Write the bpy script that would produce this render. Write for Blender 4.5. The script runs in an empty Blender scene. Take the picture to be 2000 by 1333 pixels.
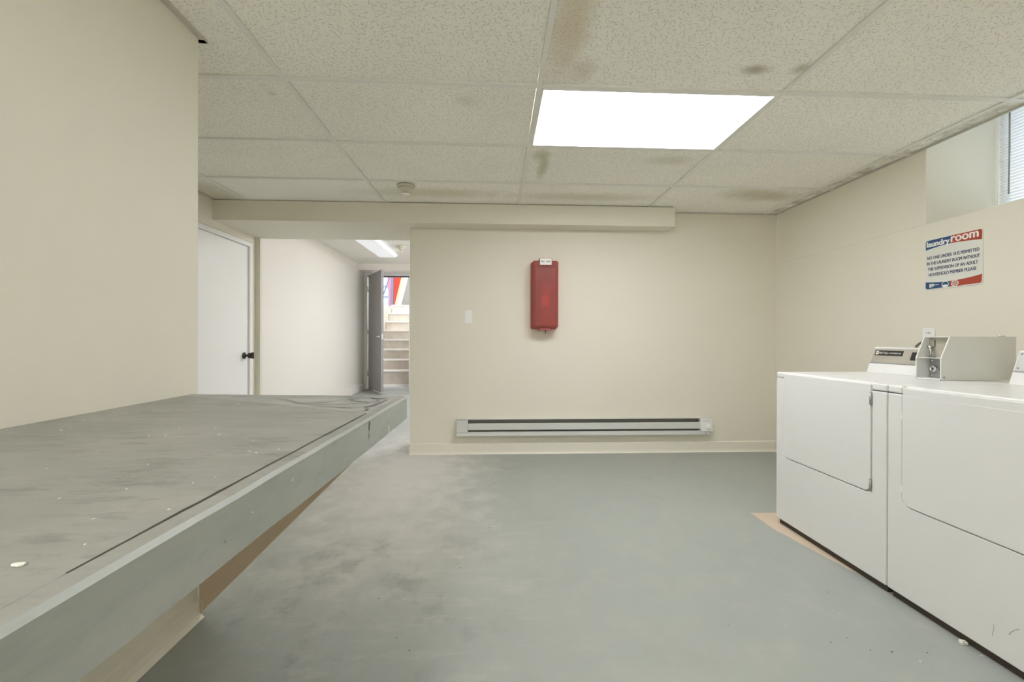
import bpy, bmesh, math, random
from mathutils import Vector, Matrix
random.seed(7)
SC = bpy.context.scene
COL = SC.collection

# ------------------------------------------------------------------ materials
def new_mat(name):
    m = bpy.data.materials.new(name); m.use_nodes = True
    nt = m.node_tree; nt.nodes.clear()
    out = nt.nodes.new('ShaderNodeOutputMaterial')
    b = nt.nodes.new('ShaderNodeBsdfPrincipled')
    nt.links.new(b.outputs[0], out.inputs[0])
    return m, nt, b, out
def nd(nt, t, **kw):
    n = nt.nodes.new(t)
    for k, v in kw.items():
        if k.startswith('i_'):
            key = k[2:]
            n.inputs[int(key) if key.isdigit() else key].default_value = v
        else: setattr(n, k, v)
    return n
def math_n(nt, op, a, b=None, c=None, clamp=False):
    n = nt.nodes.new('ShaderNodeMath'); n.operation = op; n.use_clamp = clamp
    for i, v in enumerate((a, b, c)):
        if v is None: continue
        if hasattr(v, 'is_output') or isinstance(v, bpy.types.NodeSocket): nt.links.new(v, n.inputs[i])
        else: n.inputs[i].default_value = v
    return n.outputs[0]
def mixc(nt, fac, a, b, blend='MIX'):
    n = nt.nodes.new('ShaderNodeMix'); n.data_type = 'RGBA'; n.blend_type = blend
    for sock, v in ((n.inputs[0], fac), (n.inputs[6], a), (n.inputs[7], b)):
        if isinstance(v, bpy.types.NodeSocket): nt.links.new(v, sock)
        elif sock is n.inputs[0]: sock.default_value = v
        else: sock.default_value = (*v, 1) if len(v) == 3 else v
    return n.outputs[2]
def wpos(nt):
    return nd(nt, 'ShaderNodeNewGeometry').outputs['Position']
def sep(nt, v):
    n = nt.nodes.new('ShaderNodeSeparateXYZ'); nt.links.new(v, n.inputs[0]); return n.outputs
def noise(nt, vec, scale, detail=4, rough=.55):
    n = nd(nt, 'ShaderNodeTexNoise'); n.inputs['Scale'].default_value = scale
    n.inputs['Detail'].default_value = detail; n.inputs['Roughness'].default_value = rough
    if vec is not None: nt.links.new(vec, n.inputs['Vector'])
    return n.outputs['Fac']
def sstep(nt, v, lo, hi):
    n = nd(nt, 'ShaderNodeMapRange'); n.interpolation_type = 'SMOOTHSTEP'
    n.inputs['From Min'].default_value = lo; n.inputs['From Max'].default_value = hi
    nt.links.new(v, n.inputs['Value']); return n.outputs['Result']
def blob(nt, xyz, cx, cy, rx, ry, wob=None, amt=.5):
    dx = math_n(nt, 'DIVIDE', math_n(nt, 'SUBTRACT', xyz[0], cx), rx)
    dy = math_n(nt, 'DIVIDE', math_n(nt, 'SUBTRACT', xyz[1], cy), ry)
    d = math_n(nt, 'SQRT', math_n(nt, 'ADD', math_n(nt, 'MULTIPLY', dx, dx), math_n(nt, 'MULTIPLY', dy, dy)))
    if wob is not None: d = math_n(nt, 'ADD', d, math_n(nt, 'MULTIPLY', math_n(nt, 'SUBTRACT', wob, .5), amt * 2))
    n = nd(nt, 'ShaderNodeMapRange'); n.interpolation_type = 'SMOOTHSTEP'
    n.inputs['From Min'].default_value = 1.15; n.inputs['From Max'].default_value = .1
    nt.links.new(d, n.inputs['Value']); return n.outputs['Result']
def bump(nt, b, h, strength=.2, dist=.002):
    n = nd(nt, 'ShaderNodeBump'); n.inputs['Strength'].default_value = strength; n.inputs['Distance'].default_value = dist
    nt.links.new(h, n.inputs['Height']); nt.links.new(n.outputs[0], b.inputs['Normal'])

def simple(name, rgb, rough=.5, metal=0., var=.0, vscale=6., bumpy=0., bscale=200., spec=.5):
    m, nt, b, out = new_mat(name)
    b.inputs['Roughness'].default_value = rough; b.inputs['Metallic'].default_value = metal
    b.inputs['Specular IOR Level'].default_value = spec
    p = wpos(nt)
    f = noise(nt, p, vscale)
    c = mixc(nt, f, tuple(max(0, v * (1 - var)) for v in rgb), tuple(min(1, v * (1 + var)) for v in rgb))
    nt.links.new(c, b.inputs['Base Color'])
    if bumpy: bump(nt, b, noise(nt, p, bscale, 2), bumpy)
    return m
def emis(name, rgb, s):
    m, nt, b, out = new_mat(name)
    b.inputs['Base Color'].default_value = (.8, .8, .8, 1)
    b.inputs['Emission Color'].default_value = (*rgb, 1); b.inputs['Emission Strength'].default_value = s
    return m

WALL = simple('cream_wall_paint', (.786, .757, .662), .55, var=.02, vscale=1.5, bumpy=.06, bscale=160, spec=.3)
PASS = simple('pale_passage_paint', (.83, .80, .755), .5, var=.02, vscale=1.5, bumpy=.05, bscale=160, spec=.3)
TRIMW = simple('baseboard_paint', (.82, .785, .69), .4, var=.03, vscale=5, spec=.4)
GUSSM = simple('tan_bracket_paint', (.74, .60, .47), .5, var=.05, vscale=6, spec=.3)
DOORW = simple('white_door_paint', (.91, .905, .90), .4, var=.015, vscale=3)
ENAM = simple('white_enamel', (.80, .80, .795), .28, var=.012, vscale=4)
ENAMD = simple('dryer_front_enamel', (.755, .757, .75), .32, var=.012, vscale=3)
PLAST = simple('white_plastic', (.88, .88, .87), .35)
HEATM = simple('heater_enamel', (.66, .67, .65), .38, var=.02)
DARK = simple('dark_cavity_metal', (.12, .12, .10), .6)
DARKM = simple('dark_bronze', (.07, .065, .055), .35, metal=.7)
BROWND = simple('dark_brown_base', (.055, .042, .03), .7)
RUBB = simple('black_rubber', (.02, .02, .02), .6)
LINER = simple('dull_grey_liner', (.27, .27, .24), .6)
CHROME = simple('chrome', (.75, .75, .74), .18, metal=1.)
STEELG = simple('zinc_plate', (.42, .43, .42), .4, metal=.5, var=.06, vscale=30)
FACEP = simple('brushed_face_plate', (.50, .47, .40), .42, metal=.35, var=.05, vscale=12)
BADGE = simple('black_badge', (.025, .025, .022), .4)
WHITE = simple('white_print', (.85, .85, .82), .5)
SIGNW = simple('sign_white', (.74, .75, .70), .35, var=.02)
SIGNB = simple('sign_blue', (.03, .085, .21), .35, var=.08, vscale=20)
SIGNR = simple('sign_red', (.42, .07, .04), .35, var=.06, vscale=20)
SIGNT = simple('sign_navy_print', (.05, .055, .13), .5)
COINM = simple('coin_box_grey_paint', (.72, .73, .71), .45, var=.05, vscale=5)
COINW = simple('coin_box_edge_paint', (.74, .74, .71), .4, var=.02)
TBAR = simple('ceiling_grid_enamel', (.82, .81, .77), .4, var=.05, vscale=3)
DIRTB = simple('grimy_wall_angle', (.55, .53, .47), .5, var=.15, vscale=8)
SMOKE = simple('aged_detector_plastic', (.62, .58, .47), .45)
GREYD = simple('grey_steel_door_paint', (.36, .345, .35), .35, var=.05, vscale=4)
CORDM = simple('grey_cord', (.16, .15, .12), .5)
BLINDM = None
CONC = simple('worn_concrete', (.68, .62, .54), .85, var=.28, vscale=7, bumpy=.5, bscale=60)
NOSE = simple('bright_concrete_edge', (.90, .89, .87), .8, var=.06, vscale=20)
REDP = simple('red_painted_panel', (.70, .07, .035), .5, var=.05)
PURP = simple('violet_grey_post_paint', (.23, .19, .28), .5)
PINK = simple('pink_panel_paint', (.75, .25, .36), .5)
TANW = simple('tan_timber', (.60, .49, .34), .6, var=.08)
RAILB = simple('blue_grey_rail_paint', (.12, .16, .27), .5)
BRICK = simple('pale_block_wall', (.60, .66, .72), .8, var=.08, vscale=3)
GRAYST = simple('grey_stone', (.33, .31, .28), .8, var=.2, vscale=8)
CHIPM = simple('pale_paint_chip', (.80, .79, .73), .6)
CRUMB = simple('dark_grit', (.06, .055, .05), .8)
PENCM = simple('dried_dark_paint', (.15, .15, .135), .3)
LABELR = simple('orange_red_label', (.95, .38, .28), .5)
EXTR = simple('extinguisher_red', (.50, .035, .02), .35)

def make_floor_mat():
    m, nt, b, out = new_mat('grey_painted_concrete')
    p = wpos(nt); xyz = sep(nt, p)
    n1 = noise(nt, p, .9, 5, .6); n2 = noise(nt, p, 7, 6, .65); n3 = noise(nt, p, 45, 4, .6)
    c = mixc(nt, sstep(nt, n1, .3, .7), (.335, .362, .336), (.372, .392, .362))
    c = mixc(nt, math_n(nt, 'MULTIPLY', sstep(nt, n2, .45, .75), .35), c, (.47, .465, .43))
    c = mixc(nt, math_n(nt, 'MULTIPLY', sstep(nt, noise(nt, p, 2.3, 6, .65), .52, .72), .35), c, (.30, .315, .285))
    # trodden, paler paint on the way to the passage
    wx = math_n(nt, 'ADD', xyz[0], math_n(nt, 'MULTIPLY', xyz[1], .10))
    w1 = blob(nt, xyz, -.75, 3.3, .85, 1.7, n2, .5)
    w2 = blob(nt, xyz, -.45, 2.1, .75, .75, n2, .7)
    c = mixc(nt, math_n(nt, 'MULTIPLY', w1, .95), c, (.68, .66, .64))
    c = mixc(nt, math_n(nt, 'MULTIPLY', w2, .35), c, (.58, .55, .51))
    # streaky scuffs
    mp = nd(nt, 'ShaderNodeMapping'); mp.inputs['Rotation'].default_value = (0, 0, .35); mp.inputs['Scale'].default_value = (2.2, 9, 1)
    nt.links.new(p, mp.inputs['Vector'])
    st = noise(nt, mp.outputs[0], 1.6, 6, .7)
    sm = math_n(nt, 'MULTIPLY', sstep(nt, st, .50, .68), blob(nt, xyz, -.4, 1.9, 1.1, 1.6, n2, .4))
    c = mixc(nt, math_n(nt, 'MULTIPLY', sm, .26), c, (.60, .59, .55))
    dk = math_n(nt, 'MULTIPLY', sstep(nt, noise(nt, p, 3.1, 6, .7), .48, .68), blob(nt, xyz, -.65, 1.75, .95, .85, n2, .5))
    c = mixc(nt, math_n(nt, 'MULTIPLY', dk, .6), c, (.17, .175, .155))
    # bare tan slab along the dryers' edge
    ex = math_n(nt, 'ADD', xyz[0], math_n(nt, 'MULTIPLY', math_n(nt, 'SUBTRACT', n2, .5), .03))
    e1 = sstep(nt, math_n(nt, 'SUBTRACT', ex, math_n(nt, 'MULTIPLY', math_n(nt, 'MAXIMUM', math_n(nt, 'SUBTRACT', 2.24, xyz[1]), 0.0), .19)), 1.616, 1.626)
    e2 = math_n(nt, 'LESS_THAN', xyz[1], 2.468)
    c = mixc(nt, math_n(nt, 'MULTIPLY', e1, e2), c, (.62, .51, .39))
    # fine grit
    g = sstep(nt, noise(nt, p, 260, 2, .5), .70, .78)
    c = mixc(nt, math_n(nt, 'MULTIPLY', g, .25), c, (.12, .12, .11))
    nt.links.new(c, b.inputs['Base Color'])
    r = nd(nt, 'ShaderNodeMapRange'); r.inputs['To Min'].default_value = .34; r.inputs['To Max'].default_value = .60
    nt.links.new(n2, r.inputs['Value']); nt.links.new(r.outputs[0], b.inputs['Roughness'])
    b.inputs['Specular IOR Level'].default_value = .45
    bump(nt, b, math_n(nt, 'ADD', n2, math_n(nt, 'MULTIPLY', n3, .4)), .12, .004)
    return m
FLOORM = make_floor_mat()

def make_counter_mat(name, base, light, edge=False):
    m, nt, b, out = new_mat(name)
    p = wpos(nt); xyz = sep(nt, p)
    mp = nd(nt, 'ShaderNodeMapping'); mp.inputs['Scale'].default_value = (1.4, 4.5, 2) if not edge else (6, 2, 6)
    mp.inputs['Rotation'].default_value = (0, 0, .25)
    nt.links.new(p, mp.inputs['Vector'])
    s1 = noise(nt, mp.outputs[0], 2.2, 7, .68); s2 = noise(nt, p, 14, 6, .7); s3 = noise(nt, mp.outputs[0], 6, 7, .7)
    c = mixc(nt, sstep(nt, s1, .35, .7), base, light)
    c = mixc(nt, math_n(nt, 'MULTIPLY', sstep(nt, s3, .49, .72),   .75 if not edge else .22), c, tuple(v * .55 for v in base))
    c = mixc(nt, math_n(nt, 'MULTIPLY', sstep(nt, noise(nt, p, 3.3, 6, .7), .47, .68), .38 if not edge else .18), c, (base[0] * .70, base[1] * .76, base[2] * .70))
    c = mixc(nt, math_n(nt, 'MULTIPLY', sstep(nt, s2, .62, .8), .25), c, tuple(min(1, v * 1.5) for v in light))
    fl = sstep(nt, noise(nt, p, 55, 2, .5), .735, .755)
    c = mixc(nt, math_n(nt, 'MULTIPLY', fl, .8), c, (.75, .74, .68))
    nt.links.new(c, b.inputs['Base Color'])
    b.inputs['Roughness'].default_value = .42; b.inputs['Specular IOR Level'].default_value = .4
    bump(nt, b, s2, .15, .002)
    return m
CTOP = make_counter_mat('scuffed_grey_counter_paint', (.285, .288, .262), (.345, .34, .312))
CWEDGE = make_counter_mat('pale_scraped_counter_paint', (.35, .355, .335), (.41, .41, .39))
CEDGE = make_counter_mat('grey_green_apron_paint', (.385, .41, .39), (.43, .45, .43), True)

def make_tile_mat(name, fissure, base):
    m, nt, b, out = new_mat(name)
    p = wpos(nt); xyz = sep(nt, p)
    n1 = noise(nt, p, 1.3, 4); n2 = noise(nt, p, 9, 5, .65)
    c = mixc(nt, sstep(nt, n1, .3, .7), tuple(v * .97 for v in base), tuple(min(1, v * 1.02) for v in base))
    mask = None
    def dashes(scale, ln, wd, thr, seed):
        mp = nd(nt, 'ShaderNodeMapping'); mp.inputs['Location'].default_value = (seed, seed * 1.7, 0)
        mp.inputs['Rotation'].default_value = (0, 0, seed)
        nt.links.new(p, mp.inputs['Vector'])
        v = nd(nt, 'ShaderNodeTexVoronoi'); v.voronoi_dimensions = '2D'; v.inputs['Scale'].default_value = scale
        v.inputs['Randomness'].default_value = .9
        nt.links.new(mp.outputs[0], v.inputs['Vector'])
        sub = nd(nt, 'ShaderNodeVectorMath'); sub.operation = 'SUBTRACT'
        nt.links.new(mp.outputs[0], sub.inputs[0]); nt.links.new(v.outputs['Position'], sub.inputs[1])
        d = sep(nt, sub.outputs[0])
        col = nd(nt, 'ShaderNodeSeparateColor'); nt.links.new(v.outputs['Color'], col.inputs[0])
        ang = math_n(nt, 'ADD', math_n(nt, 'MULTIPLY', math_n(nt, 'SUBTRACT', col.outputs[0], .5), 2.6), 1.15 - seed)
        ca = math_n(nt, 'COSINE', ang); sa = math_n(nt, 'SINE', ang)
        u = math_n(nt, 'ADD', math_n(nt, 'MULTIPLY', d[0], ca), math_n(nt, 'MULTIPLY', d[1], sa))
        w = math_n(nt, 'SUBTRACT', math_n(nt, 'MULTIPLY', d[1], ca), math_n(nt, 'MULTIPLY', d[0], sa))
        # slight curl
        w = math_n(nt, 'ADD', w, math_n(nt, 'MULTIPLY', math_n(nt, 'MULTIPLY', u, u), math_n(nt, 'MULTIPLY', math_n(nt, 'SUBTRACT', col.outputs[1], .5), 40)))
        L = math_n(nt, 'MULTIPLY', math_n(nt, 'ADD', .45, col.outputs[2]), ln)
        mu = math_n(nt, 'LESS_THAN', math_n(nt, 'ABSOLUTE', u), L)
        mw = math_n(nt, 'LESS_THAN', math_n(nt, 'ABSOLUTE', w), wd)
        on = math_n(nt, 'GREATER_THAN', col.outputs[1], thr)
        return math_n(nt, 'MULTIPLY', math_n(nt, 'MULTIPLY', mu, mw), on)
    if fissure:
        a = dashes(46, .0075, .00125, .25, .3)
        a2 = dashes(60, .0055, .0010, .35, 1.1)
        f = math_n(nt, 'MAXIMUM', a, math_n(nt, 'MULTIPLY', a2, .7))
        c = mixc(nt, math_n(nt, 'MULTIPLY', f, .48), c, (.30, .285, .23))
        mask = f
    c = mixc(nt, math_n(nt, 'MULTIPLY', sstep(nt, noise(nt, p, 120, 3, .6), .52, .70), .16), c, (.35, .33, .27))
    # water stains and grime with their own outlines
    stains = [(.30, 1.56, .11, .42, (.60, .47, .30), .55), (.40, 1.83, .07, .10, (.55, .44, .28), .35), (1.19, 1.79, .085, .045, (.36, .32, .22), .75),
              (1.39, 1.77, .05, .05, (.40, .35, .24), .6), (.34, 2.86, .05, .28, (.42, .40, .24), .6), (.30, 2.69, .07, .12, (.45, .42, .26), .5),
              (2.36, 3.36, .36, .17, (.50, .44, .31), .6), (2.10, 3.30, .25, .16, (.55, .49, .36), .4), (-.15, 2.09, .08, .07, (.50, .45, .33), .25),
              (-1.134, 2.07, .03, .03, (.45, .40, .30), .35), (1.2, 2.72, .20, .10, (.55, .50, .36), .4), (-.55, 3.42, .75, .14, (.58, .53, .38), .55), (.75, 3.45, .8, .12, (.58, .53, .38), .5),
              (-2.4, 3.5, .25, .4, (.5, .46, .33), .5)]
    for (cx, cy, rx, ry, col_, amt) in stains:
        c = mixc(nt, math_n(nt, 'MULTIPLY', blob(nt, xyz, cx, cy, rx, ry, n2, .45), amt), c, col_)
    # grime along the narrow border strip by the window wall
    gr = math_n(nt, 'MULTIPLY', math_n(nt, 'GREATER_THAN', xyz[0], 2.66), math_n(nt, 'MULTIPLY', sstep(nt, n2, .35, .7), .8))
    c = mixc(nt, gr, c, (.40, .37, .30))
    nt.links.new(c, b.inputs['Base Color'])
    b.inputs['Roughness'].default_value = .9; b.inputs['Specular IOR Level'].default_value = .1
    return m
TILEF = make_tile_mat('fissured_ceiling_tile', True, (.945, .93, .87))
TILES = make_tile_mat('smooth_ceiling_tile', False, (.95, .935, .90))
TILEP = simple('passage_ceiling_tile', (.84, .82, .77), .9, var=.02)

def make_cover_mat():
    m, nt, b, out = new_mat('translucent_red_plastic')
    p = wpos(nt); f = noise(nt, p, 9, 5)
    c = mixc(nt, f, (.38, .11, .10), (.46, .14, .12))
    nt.links.new(c, b.inputs['Base Color']); b.inputs['Roughness'].default_value = .38
    tr = nd(nt, 'ShaderNodeBsdfTransparent'); tr.inputs[0].default_value = (.97, .36, .28, 1)
    mx = nd(nt, 'ShaderNodeMixShader'); mx.inputs[0].default_value = .45
    nt.links.new(b.outputs[0], mx.inputs[1]); nt.links.new(tr.outputs[0], mx.inputs[2])
    nt.links.new(mx.outputs[0], out.inputs[0]); return m
COVER = make_cover_mat()
def make_blind_mat():
    m, nt, b, out = new_mat('white_blind_slat')
    b.inputs['Base Color'].default_value = (.85, .86, .86, 1); b.inputs['Roughness'].default_value = .5
    t = nd(nt, 'ShaderNodeBsdfTranslucent'); t.inputs[0].default_value = (.8, .82, .84, 1)
    mx = nd(nt, 'ShaderNodeMixShader'); mx.inputs[0].default_value = .36
    nt.links.new(b.outputs[0], mx.inputs[1]); nt.links.new(t.outputs[0], mx.inputs[2]); nt.links.new(mx.outputs[0], out.inputs[0])
    return m
BLINDM = make_blind_mat()
def make_glass():
    m, nt, b, out = new_mat('window_glass')
    b.inputs['Base Color'].default_value = (1, 1, 1, 1); b.inputs['Roughness'].default_value = .02
    tr = nd(nt, 'ShaderNodeBsdfTransparent'); tr.inputs[0].default_value = (.95, .97, .98, 1)
    mx = nd(nt, 'ShaderNodeMixShader'); mx.inputs[0].default_value = .92
    nt.links.new(b.outputs[0], mx.inputs[1]); nt.links.new(tr.outputs[0], mx.inputs[2]); nt.links.new(mx.outputs[0], out.inputs[0])
    return m
GLASS = make_glass()
LIGHT_ROOM = 7.4
LIGHT_PASS = .2
PANEL = emis('lit_acrylic_panel', (.98, .99, 1.025), LIGHT_ROOM)
FILLR = emis('added_rear_fill_lens', (.995, .99, 1.0), 15.5)  # glow of the added fill fixture behind the viewpoint
PANELP = emis('lit_wrap_lens', (.86, .91, 1.0), LIGHT_PASS)

# ------------------------------------------------------------------ mesh helpers
class MB:
    def __init__(self): self.bm = bmesh.new()
    def poly(self, verts, mi=0):
        f = self.bm.faces.new([self.bm.verts.new(v) for v in verts]); f.material_index = mi; return f
    def box(self, x0, x1, y0, y1, z0, z1, mi=0):
        vs = [self.bm.verts.new((x, y, z)) for x in (x0, x1) for y in (y0, y1) for z in (z0, z1)]
        for q in ((0, 1, 3, 2), (4, 6, 7, 5), (0, 4, 5, 1), (2, 3, 7, 6), (0, 2, 6, 4), (1, 5, 7, 3)):
            f = self.bm.faces.new([vs[i] for i in q]); f.material_index = mi
        return self
    def prism(self, pts, O, U, V, N, d0, d1, mi=0):
        """polygon in the plane O + u U + v V, extruded along N from d0 to d1"""
        O, U, V, N = map(Vector, (O, U, V, N))
        a = [self.bm.verts.new(O + U * u + V * v + N * d0) for u, v in pts]
        b = [self.bm.verts.new(O + U * u + V * v + N * d1) for u, v in pts]
        n = len(pts)
        fs = [self.bm.faces.new(a), self.bm.faces.new(b)]
        for i in range(n): fs.append(self.bm.faces.new((a[i], a[(i + 1) % n], b[(i + 1) % n], b[i])))
        for f in fs: f.material_index = mi
        return self
    def lathe(self, prof, O, N, n=24, mi=0):
        """profile [(r, d)] turned about the axis N through O"""
        O, N = Vector(O), Vector(N).normalized()
        A = N.orthogonal().normalized(); B = N.cross(A)
        rings = []
        for r, d in prof:
            if r < 1e-6: rings.append([self.bm.verts.new(O + N * d)])
            else: rings.append([self.bm.verts.new(O + N * d + (A * math.cos(t) + B * math.sin(t)) * r) for t in [2 * math.pi * i / n for i in range(n)]])
        for a, b in zip(rings, rings[1:]):
            for i in range(n):
                j = (i + 1) % n
                if len(a) == 1 and len(b) == 1: continue
                if len(a) == 1: f = self.bm.faces.new((a[0], b[i], b[j]))
                elif len(b) == 1: f = self.bm.faces.new((a[i], a[j], b[0]))
                else: f = self.bm.faces.new((a[i], a[j], b[j], b[i]))
                f.material_index = mi; f.smooth = True
        for rg in (rings[0], rings[-1]):
            if len(rg) > 1: f = self.bm.faces.new(rg); f.material_index = mi
        return self
    def tube(self, pts, r, n=8, mi=0):
        pts = [Vector(p) for p in pts]; rings = []
        for i, p in enumerate(pts):
            t = (pts[min(i + 1, len(pts) - 1)] - pts[max(i - 1, 0)]).normalized()
            A = t.orthogonal().normalized() if i == 0 else (A - t * A.dot(t)).normalized()
            B = t.cross(A)
            rings.append([self.bm.verts.new(p + (A * math.cos(2 * math.pi * k / n) + B * math.sin(2 * math.pi * k / n)) * r) for k in range(n)])
        for a, b in zip(rings, rings[1:]):
            for k in range(n):
                f = self.bm.faces.new((a[k], a[(k + 1) % n], b[(k + 1) % n], b[k])); f.smooth = True; f.material_index = mi
        self.bm.faces.new(rings[0]); self.bm.faces.new(rings[-1]); return self
    def build(self, name, mats, parent=None, bev=0., seg=2, recalc=True):
        if recalc: bmesh.ops.recalc_face_normals(self.bm, faces=self.bm.faces)
        me = bpy.data.meshes.new(name)
        off = Vector((0, 0, 0))
        q = parent
        while q is not None: off += q.location; q = q.parent
        bmesh.ops.translate(self.bm, verts=self.bm.verts, vec=-off)
        self.bm.to_mesh(me); self.bm.free()
        for m in (mats if isinstance(mats, (list, tuple)) else [mats]): me.materials.append(m)
        o = bpy.data.objects.new(name, me); COL.objects.link(o)
        if parent is not None: o.parent = parent
        if bev:
            md = o.modifiers.new('bevel', 'BEVEL'); md.width = bev; md.segments = seg; md.limit_method = 'ANGLE'; md.angle_limit = math.radians(40)
            md.harden_normals = False
        return o
def rrect(u0, u1, v0, v1, r, n=6, corners=(1, 1, 1, 1)):
    pts = []
    for k, (cx, cy, a0) in enumerate(((u1 - r, v0 + r, -90), (u1 - r, v1 - r, 0), (u0 + r, v1 - r, 90), (u0 + r, v0 + r, 180))):
        if corners[k]:
            for i in range(n + 1):
                a = math.radians(a0 + 90 * i / n); pts.append((cx + r * math.cos(a), cy + r * math.sin(a)))
        else: pts.append(((u1, v0), (u1, v1), (u0, v1), (u0, v0))[k])
    return pts
def thing(name, label, cat, loc, group=None):
    o = bpy.data.objects.new(name, None); COL.objects.link(o); o.location = loc; o.empty_display_size = .1
    o['label'] = label; o['category'] = cat
    if group: o['group'] = group
    return o
def tag(o, label, cat, group=None):
    o['label'] = label; o['category'] = cat
    if group: o['group'] = group
    return o
def struct(o, label=None):
    o['kind'] = 'structure'
    if label: o['label'] = label
    return o
def text_part(name, body, O, U, V, N, width, height, mat, parent, bold=0., off=.0006, shear=0.):
    """lettering as a mesh, fitted into width x height, lower left corner at O"""
    cu = bpy.data.curves.new(name, 'FONT'); cu.body = body; cu.size = 1; cu.shear = shear; cu.extrude = .008; cu.resolution_u = 5
    t = bpy.data.objects.new(name + '_curve', cu); COL.objects.link(t)
    bpy.context.view_layer.update()
    me = bpy.data.meshes.new_from_object(t.evaluated_get(bpy.context.evaluated_depsgraph_get()))
    bpy.data.objects.remove(t); bpy.data.curves.remove(cu)
    xs = [v.co.x for v in me.vertices]; ys = [v.co.y for v in me.vertices]
    x0, x1, y0, y1 = min(xs), max(xs), min(ys), max(ys)
    O, U, V, N = map(Vector, (O, U, V, N)); loc = Vector((0, 0, 0)); q = parent
    while q is not None: loc += q.location; q = q.parent
    for v in me.vertices:
        v.co = O + U * ((v.co.x - x0) / (x1 - x0) * width) + V * ((v.co.y - y0) / (y1 - y0) * height) + N * (off + v.co.z * .02) - loc
    if bold:   # heavier strokes: the glyphs repeated a hair apart
        b2 = bmesh.new()
        for i, (du, dv) in enumerate(((-bold, 0), (0, 0), (bold, 0), (0, bold * .6), (0, -bold * .6))):
            k0 = len(b2.verts); b2.from_mesh(me); b2.verts.ensure_lookup_table()
            bmesh.ops.translate(b2, verts=b2.verts[k0:], vec=U * du * height + V * dv * height + N * i * .000004)
        b2.to_mesh(me); b2.free()
    me.materials.clear(); me.materials.append(mat)
    o = bpy.data.objects.new(name, me); COL.objects.link(o)
    if parent is not None: o.parent = parent
    return o

X, Y, Z = (1, 0, 0), (0, 1, 0), (0, 0, 1)
NX, NY, NZ = (-1, 0, 0), (0, -1, 0), (0, 0, -1)
CH = 2.333            # ceiling height
XL, XR = -2.51, 2.765 # side walls
YB = 3.834            # back wall
YK = -2.6             # wall behind the viewpoint
XN, YN = -1.222, 1.70 # projecting block on the left
XP = -.811            # left end of the back wall (passage opening)
XPL, YO, YD = -2.46, 4.33, 7.72   # passage left wall, opening depth, exit wall
PCH = 2.45

# ------------------------------------------------------------------ setting
m = MB()
m.box(XL - .1, 3.3, YK - .1, YB + .3, -.12, 0)
struct(m.build('floor', FLOORM))
m = MB()   # passage floor rising gently to the exit
prof = [(YB + .3, 0), (5.7, 0), (6.95, .135), (YD + .06, .15), (YD + .06, -.12), (YB + .3, -.12)]
m.prism(prof, (0, 0, 0), Y, Z, X, XPL - .1, .8)
struct(m.build('floor_passage', FLOORM), 'painted floor of the passage rising to the exit')

m = MB()
m.box(XP, XR + .5, YB, YO, 0, 2.75)
struct(m.build('wall_back', WALL, bev=.004))
m = MB()   # left: projecting block, recessed wall, small return at the opening
m.box(XL - .15, XN, YK, YN, 0, 2.75)
struct(m.build('wall_left', WALL, bev=.006))
m = MB()
m.box(XL - .15, XL, YN, 3.375, 0, 2.75); m.box(XL - .15, XL, 4.245, 4.29, 0, 2.75); m.box(XL - .15, XL, 3.375, 4.245, 2.085, 2.75)
m.box(XL - .15, XPL, 4.29, YO, 0, 2.75)
m.box(XL - .15, XL - .06, 3.375, 4.245, 0, 2.085)
struct(m.build('wall_left_recess', WALL))
m = MB()
m.box(XL - .15, XPL, YO, YD + .1, 0, 2.75)
struct(m.build('wall_passage_left', PASS))
m = MB(); m.box(.7, .8, YO, YD + .1, 0, 2.75)
struct(m.build('wall_passage_right', PASS))
# right wall with the deep basement window opening
WY0, WY1, WZ0, WZ1, WX = 1.26, 2.461, 1.846, 2.62, 3.24
m = MB()
m.box(XR, WX + .12, YK, YO, 0, WZ0); m.box(XR, WX + .12, WY1, YO, WZ0, 2.75); m.box(XR, WX + .12, YK, WY0, WZ0, 2.75); m.box(XR, WX + .12, WY0, WY1, WZ1, 2.75)
struct(m.build('wall_right', WALL, bev=.003))
m = MB(); m.box(XL - .15, WX + .12, YK - .12, YK, 0, 2.75)
struct(m.build('wall_rear', WALL))
# beam along the back wall and across the passage mouth
m = MB()
m.prism([(XL, 3.66), (1.672, 3.66), (1.672, YB), (XP, YB), (XP, YO), (XL, YO)], (0, 0, 0), X, Y, Z, 2.153, CH); m.box(XL, XP, YB + .01, YO, CH, 2.75)
struct(m.build('trim_2', WALL, bev=.004), 'boxed cream beam along the top of the back wall')
# exit wall of the passage, with its dropped header
m = MB()
m.box(XPL, .7, 7.29, YD, 2.335, 2.75)
m.box(XPL, -2.42, YD, YD + .1, 0, 2.75); m.box(-1.58, .8, YD, YD + .1, 0, 2.75); m.box(-2.42, -1.58, YD, YD + .1, 2.32, 2.75)
struct(m.build('wall_passage_end', PASS))

# baseboards
def cove(name, pts2d, O, U, V, N, d0, d1): return struct(MB().prism(pts2d, O, U, V, N, d0, d1).build(name, TRIMW, bev=.002))
BP = [(0, 0), (.024, 0), (.014, .012), (.011, .03), (.011, .098), (.006, .104), (0, .104)]
cove('baseboard_back', BP, (0, YB, 0), NY, Z, X, XP - .0, XR)
cove('baseboard_right', BP, (XR, 0, 0), NX, Z, Y, YK, YB)
cove('baseboard_passage_end', BP, (XP, 0, 0), NX, Z, Y, YB, YO)
SK = [(0, 0), (.080, 0), (.064, .016), (.060, .04), (.060, .072), (.052, .080), (.052, .40), (0, .40)]
cove('baseboard_left', SK, (XN, 0, 0), X, Z, Y, YK, 1.625)
m = MB(); m.box(XPL, XPL + .02, 6.60, YD, .0, .255)
struct(m.build('baseboard_passage_left', PASS, bev=.003))
m = MB(); m.box(XL, XL + .011, YN, 3.37, 0, .1)
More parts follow.
